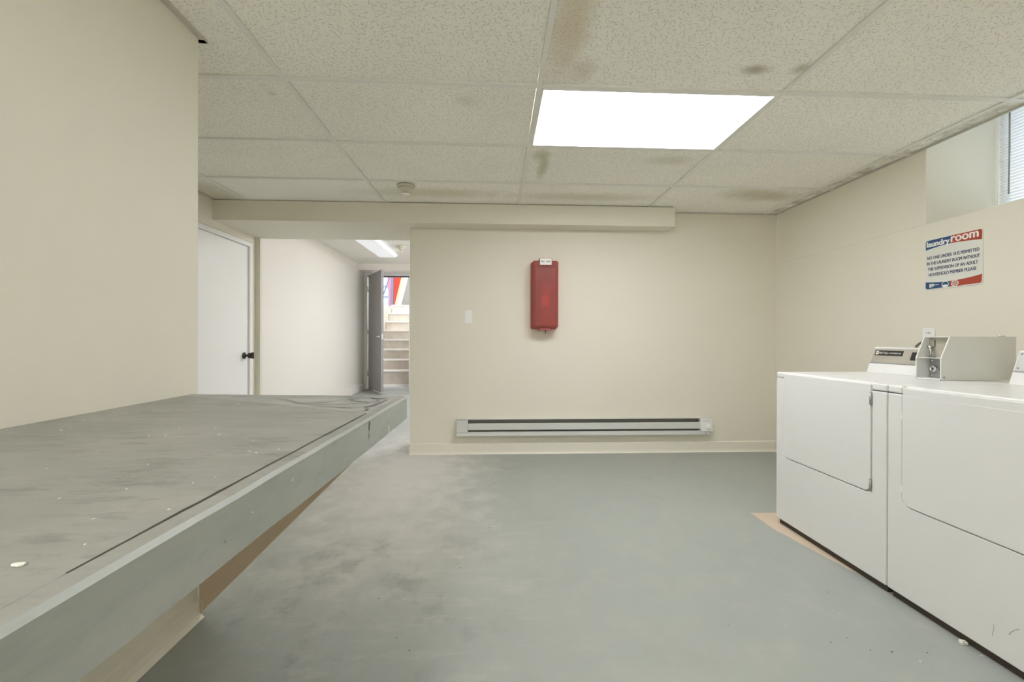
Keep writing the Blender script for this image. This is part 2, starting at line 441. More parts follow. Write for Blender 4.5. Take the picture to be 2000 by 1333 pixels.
struct(m.build('baseboard_left_recess', TRIMW))

# suspended ceiling: lay-in tiles, with the grid as its child
GX = [-3.445, -2.226, -1.007, .212, 1.431, 2.632, 2.85]
R0 = 1.946 - 8 * .6096
GY = [R0 + .6096 * i for i in range(12)]
LIT = {(3, 8)}
def tiles(x0, x1, y0, y1, zz, m, lit):
    for i in range(len(GX) - 1):
        for j in range(len(GY) - 1):
            if (i, j) in lit: continue
            a, b = max(GX[i], x0), min(GX[i + 1], x1); c, d = max(GY[j], y0), min(GY[j + 1], y1)
            if b - a < .01 or d - c < .01: continue
            sm = (i, j) in ((1, 10), (2, 3), (4, 8 + 9))
            dz = random.uniform(0, .003)
            m.box(a + .0135, b - .0135, c + .0135, d - .0135, zz + .005 + dz, zz + .30, 1 if sm else 0)
m = MB(); tiles(XL, XR, YK, YB, CH, m, LIT)
for (i, j) in LIT: m.box(GX[i], GX[i + 1], GY[j], GY[j + 1], CH + .09, CH + .30)
ceil = struct(m.build('ceiling', [TILEF, TILES], bev=.0))
m = MB()
for gx in GX[1:-1]: m.box(gx - .0115, gx + .0115, YK, YB, CH - .002, CH + .012)
for gy in GY:
    if gy > YB: continue
    m.box(XL, XR, gy - .012, gy + .012, CH - .0015, CH + .012)
g = m.build('ceiling_grid', TBAR, ceil)
m = MB()
m.box(XR - .009, XR, YK, YB, CH - .003, CH + .01); m.box(XL, XR, YB - .02, YB, CH - .003, CH + .01)
m.box(XN - .01, XN + .022, YK, YN + .02, CH - .004, CH + .01); m.box(XL, XN + .02, YN, YN + .022, CH - .004, CH + .01); m.box(XL, XL + .02, YN, YB, CH - .003, CH + .01)
m.build('wall_angle', DIRTB, ceil)
# passage ceiling
m = MB()
for a, b in ((XPL, -2.36), (-2.36, -1.14), (-1.14, .08), (.08, .70)):
    for k in range(6):
        y0 = YO + .0 + k * .6096 - .02; y1 = min(y0 + .6096, 7.29)
        if y1 > y0: m.box(a + .004, b - .004, max(y0, YO) + .004, y1 - .004, PCH + random.uniform(0, .002), PCH + .3)
pc = struct(m.build('ceiling_passage', TILEP))
m = MB(); m.box(XPL, .7, YO, 7.29, PCH + .006, PCH + .28); 
for gx in (-2.36, -1.14, .08): m.box(gx - .012, gx + .012, YO, 7.29, PCH - .002, PCH + .006)
for k in range(1, 6): m.box(XPL, .7, YO - .02 + k * .6096 - .012, YO - .02 + k * .6096 + .012, PCH - .0015, PCH + .006)
m.build('ceiling_grid', TBAR, pc)

# ------------------------------------------------------------------ white door in the recess
DY0, DY1 = 3.43, 4.19
m = MB(); m.box(XL - .058, XL - .012, DY0 + .003, DY1 - .003, .006, 2.032)
door1 = struct(m.build('door_1', DOORW, bev=.002), 'flush white door in the left recess')
m = MB()
for a, b in ((3.385, DY0), (DY1, 4.235)): m.box(XL - .06, XL + .008, a, b, 0, 2.08)
m.box(XL - .06, XL + .008, DY0, DY1, 2.036, 2.08)
m.build('door_frame', DOORW, door1, bev=.002)
m = MB(); kb = (XL - .012, 4.125, .926)
m.lathe([(.033, 0), (.033, .004), (.027, .010), (.012, .014), (.011, .034), (.018, .040), (.027, .050), (.029, .060), (.024, .070), (.012, .073), (0, .073)], kb, X)
kn = m.build('door_knob', DARKM, door1)
m = MB(); m.box(XL + .061, XL + .085, 4.122, 4.128, .895, .958)
m.build('key', DARKM, door1, bev=.001)

# ------------------------------------------------------------------ exit door of the passage, standing open
hx, hy = -2.385, 7.62; ex_, ey_ = -1.965, 6.965
dv = Vector((ex_ - hx, ey_ - hy, 0)); W = dv.length; dv.normalize(); dn = Vector((-dv.y, dv.x, 0))
m = MB(); m.prism([(0, .170), (W, .170), (W, 2.288), (0, 2.288)], (hx, hy, 0), dv, Z, dn, 0, .045)
door2 = struct(m.build('door_2', GREYD, bev=.002), 'grey steel exit door swung open into the passage')
lv = Vector((hx, hy, 0)) + dv * (W - .07) + Vector((0, 0, 1.135))
for s, d0 in ((-1, 0), (1, .045)):
    n_ = dn * s; p0 = lv + dn * d0
    m = MB(); m.lathe([(.028, 0), (.028, .008), (.012, .011), (.011, .05), (.0, .05)], p0, n_)
    q = p0 + n_ * .045
    m.tube([q, q - dv * .03, q - dv * .10 - Vector((0, 0, .008))], .010)
    m.build('door_handle', CHROME, door2)
m = MB(); m.prism([(W - .001, 1.09), (W + .003, 1.09), (W + .003, 1.18), (W - .001, 1.18)], (hx, hy, 0), dv, Z, dn, .010, .035)
m.build('latch_plate', CHROME, door2)
m = MB()
for z0 in (.40, 1.18, 1.98): m.lathe([(.011, 0), (.011, .1)], (hx - .012, hy + .004, z0), Z, 10)
m.build('hinge', CHROME, door2)
m = MB()
m.box(-2.459, -2.40, 7.60, YD + .08, .14, 2.334); m.box(-1.625, -1.57, 7.60, YD + .08, .14, 2.334); m.box(-2.40, -1.625, 7.60, YD + .08, 2.285, 2.334)
m.build('door_frame', simple('pale_frame_paint', (.80, .80, .78), .4), door2, bev=.002)
m = MB(); m.box(-2.40, -1.625, 7.64, 7.68, 2.262, 2.285)
m.build('head_seal', simple('grey_seal', (.10, .10, .105), .5), door2)
m = MB(); m.box(-2.40, -1.625, 7.58, YD + .12, .14, .168)
m.build('threshold', simple('aluminium_sill', (.65, .66, .67), .35, metal=.6), door2, bev=.004)

# ------------------------------------------------------------------ outside: area steps and what shows above them
m = MB(); m.box(-2.6, -1.2, YD + .06, 8.0, .0, .155); m.box(-2.6, -1.2, 8.0, 8.3, 0, .2)
struct(m.build('trim_3', NOSE), 'pale landing outside the exit door')
st = thing('concrete_steps', 'worn concrete steps climbing outside the open exit door', 'steps', (-1.95, 8.0, .2))
RISE, RUN, SY, SZ = .205, .24, 8.0, .27
for k in range(8):
    m = MB()
    z1 = SZ + RISE * (k + 1); y0 = SY + RUN * k
    xa = -2.485 if k else -2.47
    xb = -1.55 if k else -1.63
    prof = [(y0 + .012, SZ - .1 if k == 0 else z1 - RISE - .02), (y0 + .012, z1 - .045), (y0 - .012, z1 - .030), (y0 - .012, z1 - .006), (y0, z1), (y0 + RUN + .05, z1), (y0 + RUN + .05, SZ - .1 if k == 0 else z1 - RISE - .02)]
    m.prism(prof, (0, 0, 0), Y, Z, X, xa, xb)
    s = m.build('step', [CONC, NOSE], st)
    for f in s.data.polygons:
        if f.normal.z > .7 or (abs(f.normal.y) > .9 and f.area < .035 and f.center.z + .2 > z1 - .031): f.material_index = 1
m = MB()
m.prism([(7.9, 0), (7.9, 1.845), (9.0, 1.845), (9.9, 1.80), (9.9, 0)], (0, 0, 0), Y, Z, X, -2.70, -2.49)
struct(m.build('wall_stairwell_left', CONC, bev=.01))
m = MB(); m.box(-1.545, -1.35, YD + .1, 10.2, 0, 1.905)
struct(m.build('wall_stairwell_right', CONC))
m = MB(); m.box(-12, 6, 9.92, 24, 1.75, 1.905)
struct(m.build('ground', simple('street_paving', (.5, .48, .45), .9, var=.1)))
# a far block building with its windows
bd = thing('block_building', 'pale blue-grey building with gridded windows beyond the steps', 'building', (-4.6, 16.2, 1.9))
m = MB(); m.box(-7.5, -3.6, 16.1, 18, 1.9, 6.5); m.build('wall', BRICK, bd)
for i in range(3):
    for j in range(4):
        x0 = -4.75 + i * .30; z0 = 2.35 + j * .42
        m = MB(); m.box(x0, x0 + .22, 16.03, 16.1, z0, z0 + .34); w = m.build('window', simple('blue_grey_frame', (.40, .47, .56), .4) if (i + j) == 0 else bpy.data.materials['blue_grey_frame'], bd)
        m = MB()
        for a in range(2):
            for b in range(3): m.box(x0 + .02 + a * .10, x0 + .10 + a * .10, 16.02, 16.03, z0 + .02 + b * .107, z0 + .11 + b * .107)
        m.build('pane', simple('sky_lit_pane', (.70, .78, .86), .15) if (i + j) == 0 else bpy.data.materials['sky_lit_pane'], w)
m = MB(); m.box(-3.17, -2.70, 12.5, 12.56, 1.905, 3.8)
tag(m.build('red_panel', REDP, bev=.004), 'tall red panel standing above the outdoor steps', 'panel')
m = MB(); m.box(-3.11, -3.03, 12.0, 12.08, 1.905, 3.7)
tag(m.build('square_post', PURP, bev=.004), 'violet-grey square post left of the red panel', 'post')
m = MB(); m.box(-3.28, -3.15, 12.3, 12.34, 2.62, 3.6); m.box(-3.23, -3.20, 12.3, 12.34, 1.905, 2.62)
tag(m.build('pink_sign_board', PINK), 'narrow pink board left of the violet-grey post', 'board')
def bar(name, mat, p, q, w, t, label, cat):
    p, q = Vector(p), Vector(q); d = (q - p).normalized(); s = Vector((d.z, 0, -d.x))
    mm = MB(); mm.prism([(-w / 2, 0), (w / 2, 0), (w / 2, (q - p).length), (-w / 2, (q - p).length)], p, s, d, Y, 0, t)
    return tag(mm.build(name, mat, bev=.004), label, cat)
bar('timber_beam', TANW, (-2.86, 11.5, 1.905), (-2.50, 11.5, 3.4), .085, .10, 'tan sloping timber beam crossing in front of the red panel', 'beam')
bar('white_rail', simple('white_rail_paint', (.85, .86, .88), .4), (-2.70, 11.2, 1.905), (-2.33, 11.2, 3.4), .085, .06, 'white sloping rail right of the tan timber beam', 'rail')
bar('handrail', RAILB, (-3.06, 10.6, 1.905), (-2.66, 10.6, 3.05), .022, .03, 'thin dark blue sloping handrail above the outdoor steps', 'rail')
m = MB(); m.prism([(-2.86, 1.905), (-2.2, 1.905), (-2.2, 3.2), (-2.62, 3.2)], (0, 12.0, 0), X, Z, Y, 0, .3)
tag(m.build('stone_pier', GRAYST, bev=.01), 'grey stone pier behind the white sloping rail', 'pier')

# ------------------------------------------------------------------ window with blinds
m = MB()
fx0, fx1 = WX + .045, WX + .10
m.box(fx0, fx1, WY1 - .04, WY1, WZ0, WZ1); m.box(fx0, fx1, WY0, WY0 + .04, WZ0, WZ1); m.box(fx0, fx1, WY0, WY1, WZ0, WZ0 + .04); m.box(fx0, fx1, WY0, WY1, WZ1 - .04, WZ1)
m.box(fx0, fx1, (WY0 + WY1) / 2 - .02, (WY0 + WY1) / 2 + .02, WZ0, WZ1)
win = struct(m.build('window_1', PLAST, bev=.003))
m = MB(); m.box(WX + .07, WX + .074, WY0 + .04, WY1 - .04, WZ0 + .04, WZ1 - .04); m.build('pane', GLASS, win)
bl = thing('window_blind', 'white horizontal mini blind in the high basement window', 'blind', (WX + .015, (WY0 + WY1) / 2, WZ0 + .004))
m = MB(); m.box(WX - .012, WX + .034, WY0 + .004, WY1 - .006, WZ1 - .045, WZ1 - .004); m.build('headrail', PLAST, bl, bev=.003)
m = MB()
zz = WZ0 + .03; tl = math.radians(24)
while zz < WZ1 - .05:
    for s in range(4):
        a, b = -1 + s * .5, -.5 + s * .5
        f = lambda t: (WX + .012 - math.cos(tl) * t * .0125 - (1 - t * t) * .0015, zz - math.sin(tl) * t * .0125 * -1)
        (xa, za), (xb, zb) = f(a), f(b)
        m.poly([(xa, WY0 + .008, za), (xa, WY1 - .015, za), (xb, WY1 - .015, zb), (xb, WY0 + .008, zb)])
    zz += .0195
m.build('slats', BLINDM, bl, recalc=False)
m = MB()
for yy in (WY1 - .012 - .001, WY1 - .28, WY1 - .6, WY1 - .9): m.box(WX - .004, WX - .002, yy - .001, yy + .001, WZ0 + .02, WZ1 - .04)
m.build('ladder_cord', PLAST, bl)
m = MB(); m.box(WX + .002, WX + .024, WY0 + .006, WY1 - .01, WZ0 + .004, WZ0 + .018); m.build('bottom_rail', PLAST, bl, bev=.002)
m = MB(); m.tube([(WX - .022, WY1 - .084, WZ1 - .05), (WX - .022, WY1 - .084, WZ1 - .30), (WX - .022, WY1 - .081, 2.02)], .0042)
m.build('wand', simple('grey_clear_wand', (.35, .37, .39), .25), bl)

# ------------------------------------------------------------------ lights
def troffer(name, i, j, label):
    a, b, c, d = GX[i], GX[i + 1], GY[j], GY[j + 1]
    t = thing(name, label, 'ceiling light', ((a + b) / 2, (c + d) / 2, CH), None)
    m = MB()
    for (x0, x1, y0, y1) in ((a + .012, a + .024, c + .012, d - .012), (b - .024, b - .012, c + .012, d - .012), (a + .024, b - .024, c + .012, c + .024), (a + .024, b - .024, d - .024, d - .012)):
        m.box(x0, x1, y0, y1, CH - .002, CH + .08)
    m.build('frame', TBAR, t)
    m = MB(); m.box(a + .024, b - .024, c + .024, d - .024, CH + .003, CH + .008)
    m.build('diffuser', PANEL, t)
troffer('ceiling_light', 3, 8, 'lit rectangular flush light panel in the tiled ceiling of the laundry room')
def wrap_light(name, label, x, y0, y1, z, mat):
    t = thing(name, label, 'ceiling light', (x, (y0 + y1) / 2, z))
    m = MB(); m.box(x - .11, x + .11, y0 + .01, y1 - .01, z - .03, z + .003); m.build('body', PLAST, t, bev=.004)
    m = MB()
    prof = [(-.155, -.028), (-.150, -.055), (-.125, -.075), (.125, -.075), (.150, -.055), (.155, -.028)]
    m.prism(prof, (x, 0, z), X, Z, Y, y0, y1); m.build('lens', mat, t, bev=.012, seg=3)
wrap_light('ceiling_light', 'lit wraparound fluorescent fixture on the passage ceiling', -1.69, 5.20, 6.35, PCH, PANELP)
wrap_light('ceiling_light', 'added unseen wraparound fill light on the laundry ceiling behind the viewpoint', -.70, -1.75, -.55, CH, FILLR)  # added lamp out of view, lifts the ceiling and near room

FILLQ = emis('added_passage_fill_lens', (.95, .97, 1.04), 16.5)  # added lamp hidden by the back wall, brightens the passage
wrap_light('ceiling_light', 'added unseen wraparound fill light in the passage behind the back wall', -.15, 5.0, 6.2, PCH, FILLQ)

def detector(name, c, label, bright):
    t = thing(name, label, 'smoke detector', c)
    m = MB(); m.lathe([(.072, 0), (.072, -.012), (.066, -.016), (0, -.016)], c, Z); m.build('base', SMOKE, t)
    m = MB(); m.lathe([(.058, -.016), (.052, -.026), (.030, -.052), (.024, -.056), (0, -.056)], c, Z); m.build('housing', SMOKE, t)
    m = MB(); m.lathe([(.020, -.056), (.020, -.062), (0, -.062)], c, Z); m.build('sensor_neck', DARK, t)
    m = MB(); m.lathe([(.030, -.062), (.030, -.066), (.026, -.070), (0, -.070)], c, Z); m.build('sensor_cap', PLAST, t)
detector('smoke_detector', (-.725, 3.262, CH), 'cone-shaped smoke detector on the laundry ceiling near the beam', 1)
detector('smoke_detector', (-1.385, 5.93, PCH), 'smoke detector beside the passage light fixture', 0)

# ------------------------------------------------------------------ counter
def ax(y): return -.345 - .026 * (1.575 - y)     # front face of the counter edge
YC = -.55
ct = thing('wall_counter', 'long grey painted folding counter fixed to the left wall on a bracket', 'counter', (-.8, .6, 0))
CZ = .875
m = MB()
top = [(XN, YC), (ax(YC) - .037, YC), (ax(.35) - .033, .35), (ax(.62) - .037, .62), (ax(1.233) - .0385, 1.229), (XN, 1.618)]
m.prism(top, (0, 0, 0), X, Y, Z, CZ - .020, CZ - .001)
m.build('top_panel', CTOP, ct, bev=.0012, seg=1)
m = MB()
m.prism([(XN, 1.6205), (ax(1.235) - .0355, 1.2315), (ax(1.60) - .030, 1.600), (XN, 1.664)], (0, 0, 0), X, Y, Z, CZ - .020, CZ - .0012)
m.build('end_panel', CWEDGE, ct, bev=.0012, seg=1)
m = MB()   # wobbly painted front edge board
N = 28
ring = []
for i in range(N + 1):
    y = YC + (1.578 - YC) * i / N
    w = random.uniform(-.0012, .0012); w2 = random.uniform(-.0015, .0015)
    x = ax(y)
    ring.append([m.bm.verts.new(v) for v in ((x - .032, y, .79 + w2), (x, y, .788 + w2), (x + w * .5, y, CZ - .006 + w), (x - .006, y, CZ + w), (x - .031, y, CZ + w * .5))])
for a, b in zip(ring, ring[1:]):
    for k in range(5): m.bm.faces.new((a[k], a[(k + 1) % 5], b[(k + 1) % 5], b[k]))
m.bm.faces.new(ring[0]); m.bm.faces.new(ring[-1])
fe_ = m.build('front_edge', [CEDGE, CTOP], ct)
for f in fe_.data.polygons:
    if f.normal.z > .9: f.material_index = 1
m = MB()   # black ribbon painting the shadow in the crack behind the front edge
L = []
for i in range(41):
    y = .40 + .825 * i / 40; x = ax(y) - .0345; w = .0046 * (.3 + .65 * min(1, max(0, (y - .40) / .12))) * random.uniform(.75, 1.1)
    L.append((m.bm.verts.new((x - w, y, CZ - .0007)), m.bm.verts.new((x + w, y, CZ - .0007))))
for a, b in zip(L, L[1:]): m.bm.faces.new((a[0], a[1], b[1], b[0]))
m.build('gap_shade_line', BADGE, ct)
m = MB(); m.prism([(XN, 1.664), (ax(1.578) - .033, 1.604), (ax(1.578) - .033, 1.566), (XN, 1.626)], (0, 0, 0), X, Y, Z, .79, CZ - .021)
m.build('end_rail', CEDGE, ct)
m = MB()
for yy in (-.45, .15, .75): m.box(XN, ax(yy) - .060, yy, yy + .038, .80, CZ - .021)
m.box(XN, XN + .038, YC, 1.60, .79, CZ - .021)
m.build('frame_rail', CEDGE, ct)
for yg in (1.647, .35):   # triangular support boards
    m = MB(); m.prism([(-1.168, .005), (-.385, .79), (-1.168, .79)], (0, 0, 0), X, Z, Y, yg - .018 - (.05 if yg > 1 else 0) + (.05 if yg > 1 else 0), yg)
    m.prism([(-1.176, .0), (-1.155, .0), (-1.150, .018), (-1.150, .07), (-1.176, .07)], (0, 0, 0), X, Z, Y, yg - .022, yg - .018)
    if yg > 1: m.build('bracket', GUSSM, ct, bev=.0015, seg=1)
    else: m.bm.free()
# dried paint squiggles on the scraped end
def ribbon(mm, pts, w, z):
    pts = [Vector((x, y, z)) for x, y in pts]; P = []
    for i in range(len(pts) - 1):
        p0, p1, p2, p3 = pts[max(i - 1, 0)], pts[i], pts[i + 1], pts[min(i + 2, len(pts) - 1)]
        for k in range(6):
            t = k / 6; P.append(.5 * ((2 * p1) + (p2 - p0) * t + (2 * p0 - 5 * p1 + 4 * p2 - p3) * t * t + (3 * p1 - p0 - 3 * p2 + p3) * t ** 3))
    P.append(pts[-1]); L = []
    for i, p in enumerate(P):
        d = (P[min(i + 1, len(P) - 1)] - P[max(i - 1, 0)]); d.z = 0; d.normalize(); s = Vector((-d.y, d.x, 0))
        ww = w * .72 * (.5 + .6 * abs(math.sin(i * .37 + w * 900))) * (.25 if i in (0, len(P) - 1) else 1)
        L.append((mm.bm.verts.new(p + s * ww), mm.bm.verts.new(p - s * ww)))
    for a, b in zip(L, L[1:]): mm.bm.faces.new((a[0], b[0], b[1], a[1]))
m = MB(); zq = CZ + .0003
ribbon(m, [(-.83, 1.50), (-.79, 1.515), (-.74, 1.48), (-.69, 1.43), (-.62, 1.44), (-.57, 1.475)], .006, zq)
ribbon(m, [(-.70, 1.425), (-.64, 1.40), (-.56, 1.395), (-.49, 1.405), (-.45, 1.42), (-.46, 1.445), (-.50, 1.46), (-.53, 1.49), (-.51, 1.52), (-.56, 1.515)], .005, zq)
ribbon(m, [(-.47, 1.53), (-.44, 1.525), (-.41, 1.53)], .013, zq)
ribbon(m, [(-.435, 1.50), (-.425, 1.46), (-.435, 1.43)], .004, zq)
ribbon(m, [(-.40, 1.50), (-.405, 1.43), (-.415, 1.36), (-.43, 1.33)], .009, zq)
ribbon(m, [(-.63, 1.365), (-.58, 1.36), (-.52, 1.335), (-.45, 1.315)], .0035, zq)
ribbon(m, [(-1.05, 1.585), (-.9, 1.575), (-.75, 1.58), (-.6, 1.57), (-.45, 1.565)], .004, zq)
ribbon(m, [(-.42, 1.31), (-.405, 1.285), (-.41, 1.265)], .006, zq)
m.build('dried_paint', PENCM, ct, recalc=True)

def scrape(pts, w, mt):
    mm = MB(); V = [(mm.bm.verts.new((ax(y) + .0006, y - w * k, z)), mm.bm.verts.new((ax(y) + .0006, y + w * k, z))) for y, z, k in pts]
    for p, q in zip(V, V[1:]): mm.bm.faces.new((p[0], p[1], q[1], q[0]))
    mm.build('paint_scrape', mt, ct)
scrape([(1.150, .866, .6), (1.152, .856, 1), (1.146, .848, .7), (1.150, .838, .3)], .006, PENCM)
scrape([(1.144, .832, .4), (1.147, .826, 1), (1.145, .818, .3)], .004, PENCM)
scrape([(1.335, .815, .5), (1.337, .803, 1), (1.336, .792, 1)], .005, CHIPM)
scrape([(.565, .822, .4), (.5655, .820, 1), (.565, .818, .4)], .0015, PENCM)

# ------------------------------------------------------------------ dryers
DX0, DXB, DW, DZ = 1.697, 2.40, .68, .907
def dryer(yF, cons_off, cons_len, label, far):
    root = thing('clothes_dryer', label, 'dryer', ((DX0 + DXB) / 2, yF - DW / 2, 0), None)
    d0, d1, zb = .060, .612, .408
    arc = []
    r = .036
    for cy, sgn, rng in ((d1 - r, 1, range(0, 7)), (d0 + r, -1, range(6, -1, -1))):
        for i in rng:
            a = math.radians(90 * i / 6); arc.append((cy + sgn * r * math.cos(a), zb + r - r * math.sin(a)))
    # body with a U-shaped front skin around the loading door
    m = MB(); m.box(DX0 + .020, DXB, yF - DW, yF, .032, .872)
    skin = [(0, .032), (DW, .032), (DW, .872), (d1, .872)] + arc + [(d0, .872), (0, .872)]
    m.prism(skin, (DX0, yF, 0), NY, Z, X, 0, .019)
    m.build('cabinet', ENAMD, root, bev=.005, seg=3)
    # door with a rounded lower edge
    g = .004
    rr = r - g
    pts = []
    for cy, sgn, rng in ((d0 + g + rr, -1, range(0, 7)), (d1 - g - rr, 1, range(6, -1, -1))):
        for i in rng:
            a = math.radians(90 * i / 6); pts.append((cy + sgn * rr * math.cos(a), zb + g + rr - rr * math.sin(a)))
    pts += [(d1 - g, .900), (d0 + g, .900)]
    m = MB(); m.prism(pts, (DX0, yF, 0), NY, Z, X, -.002, .017)
    door = m.build('door', ENAMD, root, bev=.003, seg=3)
    m = MB(); m.prism(rrect(d0 + .005, d1 - .005, zb + .006, .868, .034, corners=(1, 0, 0, 1)), (DX0, yF, 0), NY, Z, X, -.0026, 0)
    m.build('door_skin', ENAMD, door, bev=.0004, seg=1)
    # worktop, notched for the door
    m = MB(); m.prism([(DX0, yF), (DX0, yF - d0), (DX0 + .021, yF - d0), (DX0 + .021, yF - d1), (DX0, yF - d1), (DX0, yF - DW), (DXB, yF - DW), (DXB, yF)], (0, 0, 0), X, Y, Z, .876, DZ)
    m.build('top', ENAM, root, bev=.007, seg=3)
    if far:
        for z0 in (.845, .455):
            m = MB(); m.box(DX0 - .0035, DX0 + .014, yF - d1 - .001, yF - d1 + .007, z0 - .040, z0 + .018)
            m.lathe([(.0045, 0), (.0045, .05)], (DX0 - .004, yF - d1 + .002, z0 - .036), Z, 10)
            m.build('hinge', STEELG, root)
    else:
        for z0 in (.782, .478):
            m = MB(); m.box(DX0 - .003, DX0 + .012, yF - d0 - .004, yF - d0 + .001, z0 - .012, z0 + .012)
            m.build('door_catch', PLAST, root)
    m = MB(); m.box(DX0 + .016, DXB - .02, yF - DW + .006, yF - .012, .0005, .034); m.build('plinth', BROWND, root)
    # sloping control console at the back
    y0 = yF - cons_off; xt, zt = 2.287, 1.052
    m = MB(); m.prism([(2.239, DZ), (xt, zt), (xt + .010, zt + .006), (2.375, zt + .006), (2.390, DZ)], (0, y0, 0), X, Z, NY, 0, cons_len)
    con = m.build('console', ENAM, root, bev=.003)
    S = Vector((xt - 2.239, 0, zt - DZ)); SL = S.length; S.normalize(); Nn = Vector((-S.z, 0, S.x))
    O = Vector((2.239, y0, DZ))
    m = MB(); m.prism(rrect(.006, cons_len - .006, SL * .42, SL - .003, .004), O, NY, S, Nn, 0, .003)
    fp = m.build('face_plate', FACEP if far else STEELP, con, bev=.001, seg=1)
    m = MB(); m.prism([(.004, SL * .385), (cons_len - .004, SL * .385), (cons_len - .004, SL * .42), (.004, SL * .42)], O, NY, S, Nn, 0, .004)
    m.build('face_plate_lip', STEELG, con, bev=.001, seg=1)
    bu0, bu1, bv0, bv1 = (.022, .185, SL * .70, SL * .90) if far else (.040, .20, SL * .70, SL * .90)
    m = MB(); m.prism([(bu0, bv0), (bu1, bv0), (bu1, bv1), (bu0, bv1)], O, NY, S, Nn, .003, .0042)
    m.build('badge', BADGE, con)
    bh = bv1 - bv0; bw = bu1 - bu0
    Ob = O + Vector(NY) * bu0 + S * bv0
    mm = MB(); mm.prism(rrect(bw * .03, bw * .135, bh * .15, bh * .85, bh * .15), Ob, NY, S, Nn, .0042, .0047)
    mm.build('emblem', WHITE, con)
    text_part('emblem_letter', 'M', Ob + Vector(NY) * bw * .05 + S * bh * .28, NY, S, Nn, bw * .065, bh * .44, BADGE, con, .0, .0049)
    text_part('lettering', 'MAYTAG', Ob + Vector(NY) * bw * .155 + S * bh * .27, NY, S, Nn, bw * .31, bh * .46, WHITE, con, .0, .0043)
    text_part('lettering', 'COMMERCIAL', Ob + Vector(NY) * bw * .50 + S * bh * .36, NY, S, Nn, bw * .45, bh * .26, WHITE, con, .0, .0043)
    m = MB()
    for k, ln in enumerate((.155, .15, .12, .05)): m.prism([(bu0, SL * (.645 - k * .045)), (bu0 + ln, SL * (.645 - k * .045)), (bu0 + ln, SL * (.655 - k * .045)), (bu0, SL * (.655 - k * .045))], O, NY, S, Nn, .003, .0034)
    m.build('fine_print', STEELG, con)
    m = MB(); u0 = .232 if far else .25
    m.prism([(u0, SL * .56), (u0 + .07, SL * .56), (u0 + .07, SL * .86), (u0, SL * .86)], O, NY, S, Nn, .003, .0045)
    m.build('display_window', BADGE, con)
    for (u, v) in ((.016, .92), (.016, .50), (cons_len - .016, .92), (cons_len - .016, .50)):
        m = MB(); c = O + Vector(NY) * u + S * (v * SL)
        m.lathe([(.0045, 0), (.004, .002), (0, .0026)], c + Nn * .003, Nn, 12); m.build('screw', STEELG, con)
    return root
STEELP = simple('silver_face_plate', (.56, .57, .55), .4, metal=.3, var=.03, vscale=12)
D1, D2 = 2.345, 1.660
dr1 = dryer(D1, .022, .385, 'white front-loading dryer nearest the back wall, with hinges on its right', True)
dr2 = dryer(D2, .006, .40, 'white front-loading dryer cut off by the right edge, with scuffs low on its front', False)
GREYS = simple('grey_scuff', (.42, .41, .39), .6)
def scuff(pts, w):
    mm = MB(); V = [(mm.bm.verts.new((DX0 - .0005, a - w, b)), mm.bm.verts.new((DX0 - .0005, a + w, b))) for a, b in pts]
    for p, q in zip(V, V[1:]): mm.bm.faces.new((p[0], p[1], q[1], q[0]))
    mm.build('scuff_mark', GREYS, dr2)
scuff([(1.222, .165), (1.232, .155), (1.243, .140), (1.248, .128)], .0016)
scuff([(1.289, .132), (1.288, .115), (1.291, .104), (1.292, .09)], .001)

# ------------------------------------------------------------------ coin box on the far dryer
cb = thing('coin_box', 'grey steel coin meter box lying on top of the far dryer', 'coin box', (2.30, 1.855, DZ))
cy0, cy1, cx0, cz0, cz1 = 1.818, 1.934, 2.124, DZ + .001, 1.118
side = [(cx0, cz0), (cx0, 1.014), (cx0 + .044, cz1), (2.50, cz1), (2.50, cz0)]
t_ = .003
m = MB()
m.prism(side, (0, 0, 0), X, Z, Y, cy0, cy0 + t_); m.prism(side, (0, 0, 0), X, Z, Y, cy1 - t_, cy1)
m.box(cx0 + .044, 2.50, cy0 + t_, cy1 - t_, cz1 - t_, cz1); m.box(cx0, 2.50, cy0 + t_, cy1 - t_, cz0, cz0 + .005); m.box(2.497, 2.50, cy0 + t_, cy1 - t_, cz0 + .005, cz1 - t_)
m.build('housing', COINM, cb)
m = MB()   # rolled pale edge round the open front
for yy in (cy0, cy1 - .004): m.prism([(cx0 - .001, cz0), (cx0 - .001, 1.014), (cx0 + .043, cz1), (cx0 + .047, cz1), (cx0 + .0035, 1.014), (cx0 + .0035, cz0)], (0, 0, 0), X, Z, Y, yy - .0006, yy + .0046)
m.box(cx0 + .042, cx0 + .048, cy0, cy1, cz1 - .004, cz1 + .0008); m.box(cx0 - .001, cx0 + .004, cy0, cy1, cz0, cz0 + .006)
m.build('front_flange', COINW, cb)
m = MB(); m.box(cx0, cx0 + .075, cy0 + t_, cy1 - t_, 1.0115, 1.0145); m.build('divider_shelf', COINW, cb)
m = MB(); m.box(cx0 + .068, cx0 + .072, cy0 + t_, cy1 - t_, 1.0145, cz1 - t_); mech = m.build('coin_mechanism', FACEP, cb)
m = MB(); m.box(cx0 + .066, cx0 + .0685, 1.9035, 1.9065, 1.066, 1.100); m.build('coin_slot', BADGE, mech)
m = MB(); m.lathe([(.007, 0), (.007, .012), (.009, .014), (.009, .020), (0, .021)], (cx0 + .068, 1.917, 1.066), NX, 14); m.tube([(cx0 + .053, 1.915, 1.064), (cx0 + .050, 1.909, 1.045), (cx0 + .052, 1.909, 1.024)], .0032)
m.build('coin_return_lever', CHROME, mech)
m = MB(); m.prism(rrect(-.014, .014, -.008, .008, .006), (cx0 + .056, 1.908, 1.0146), Y, X, Z, 0, .004); m.build('coin_chute', DARK, mech)
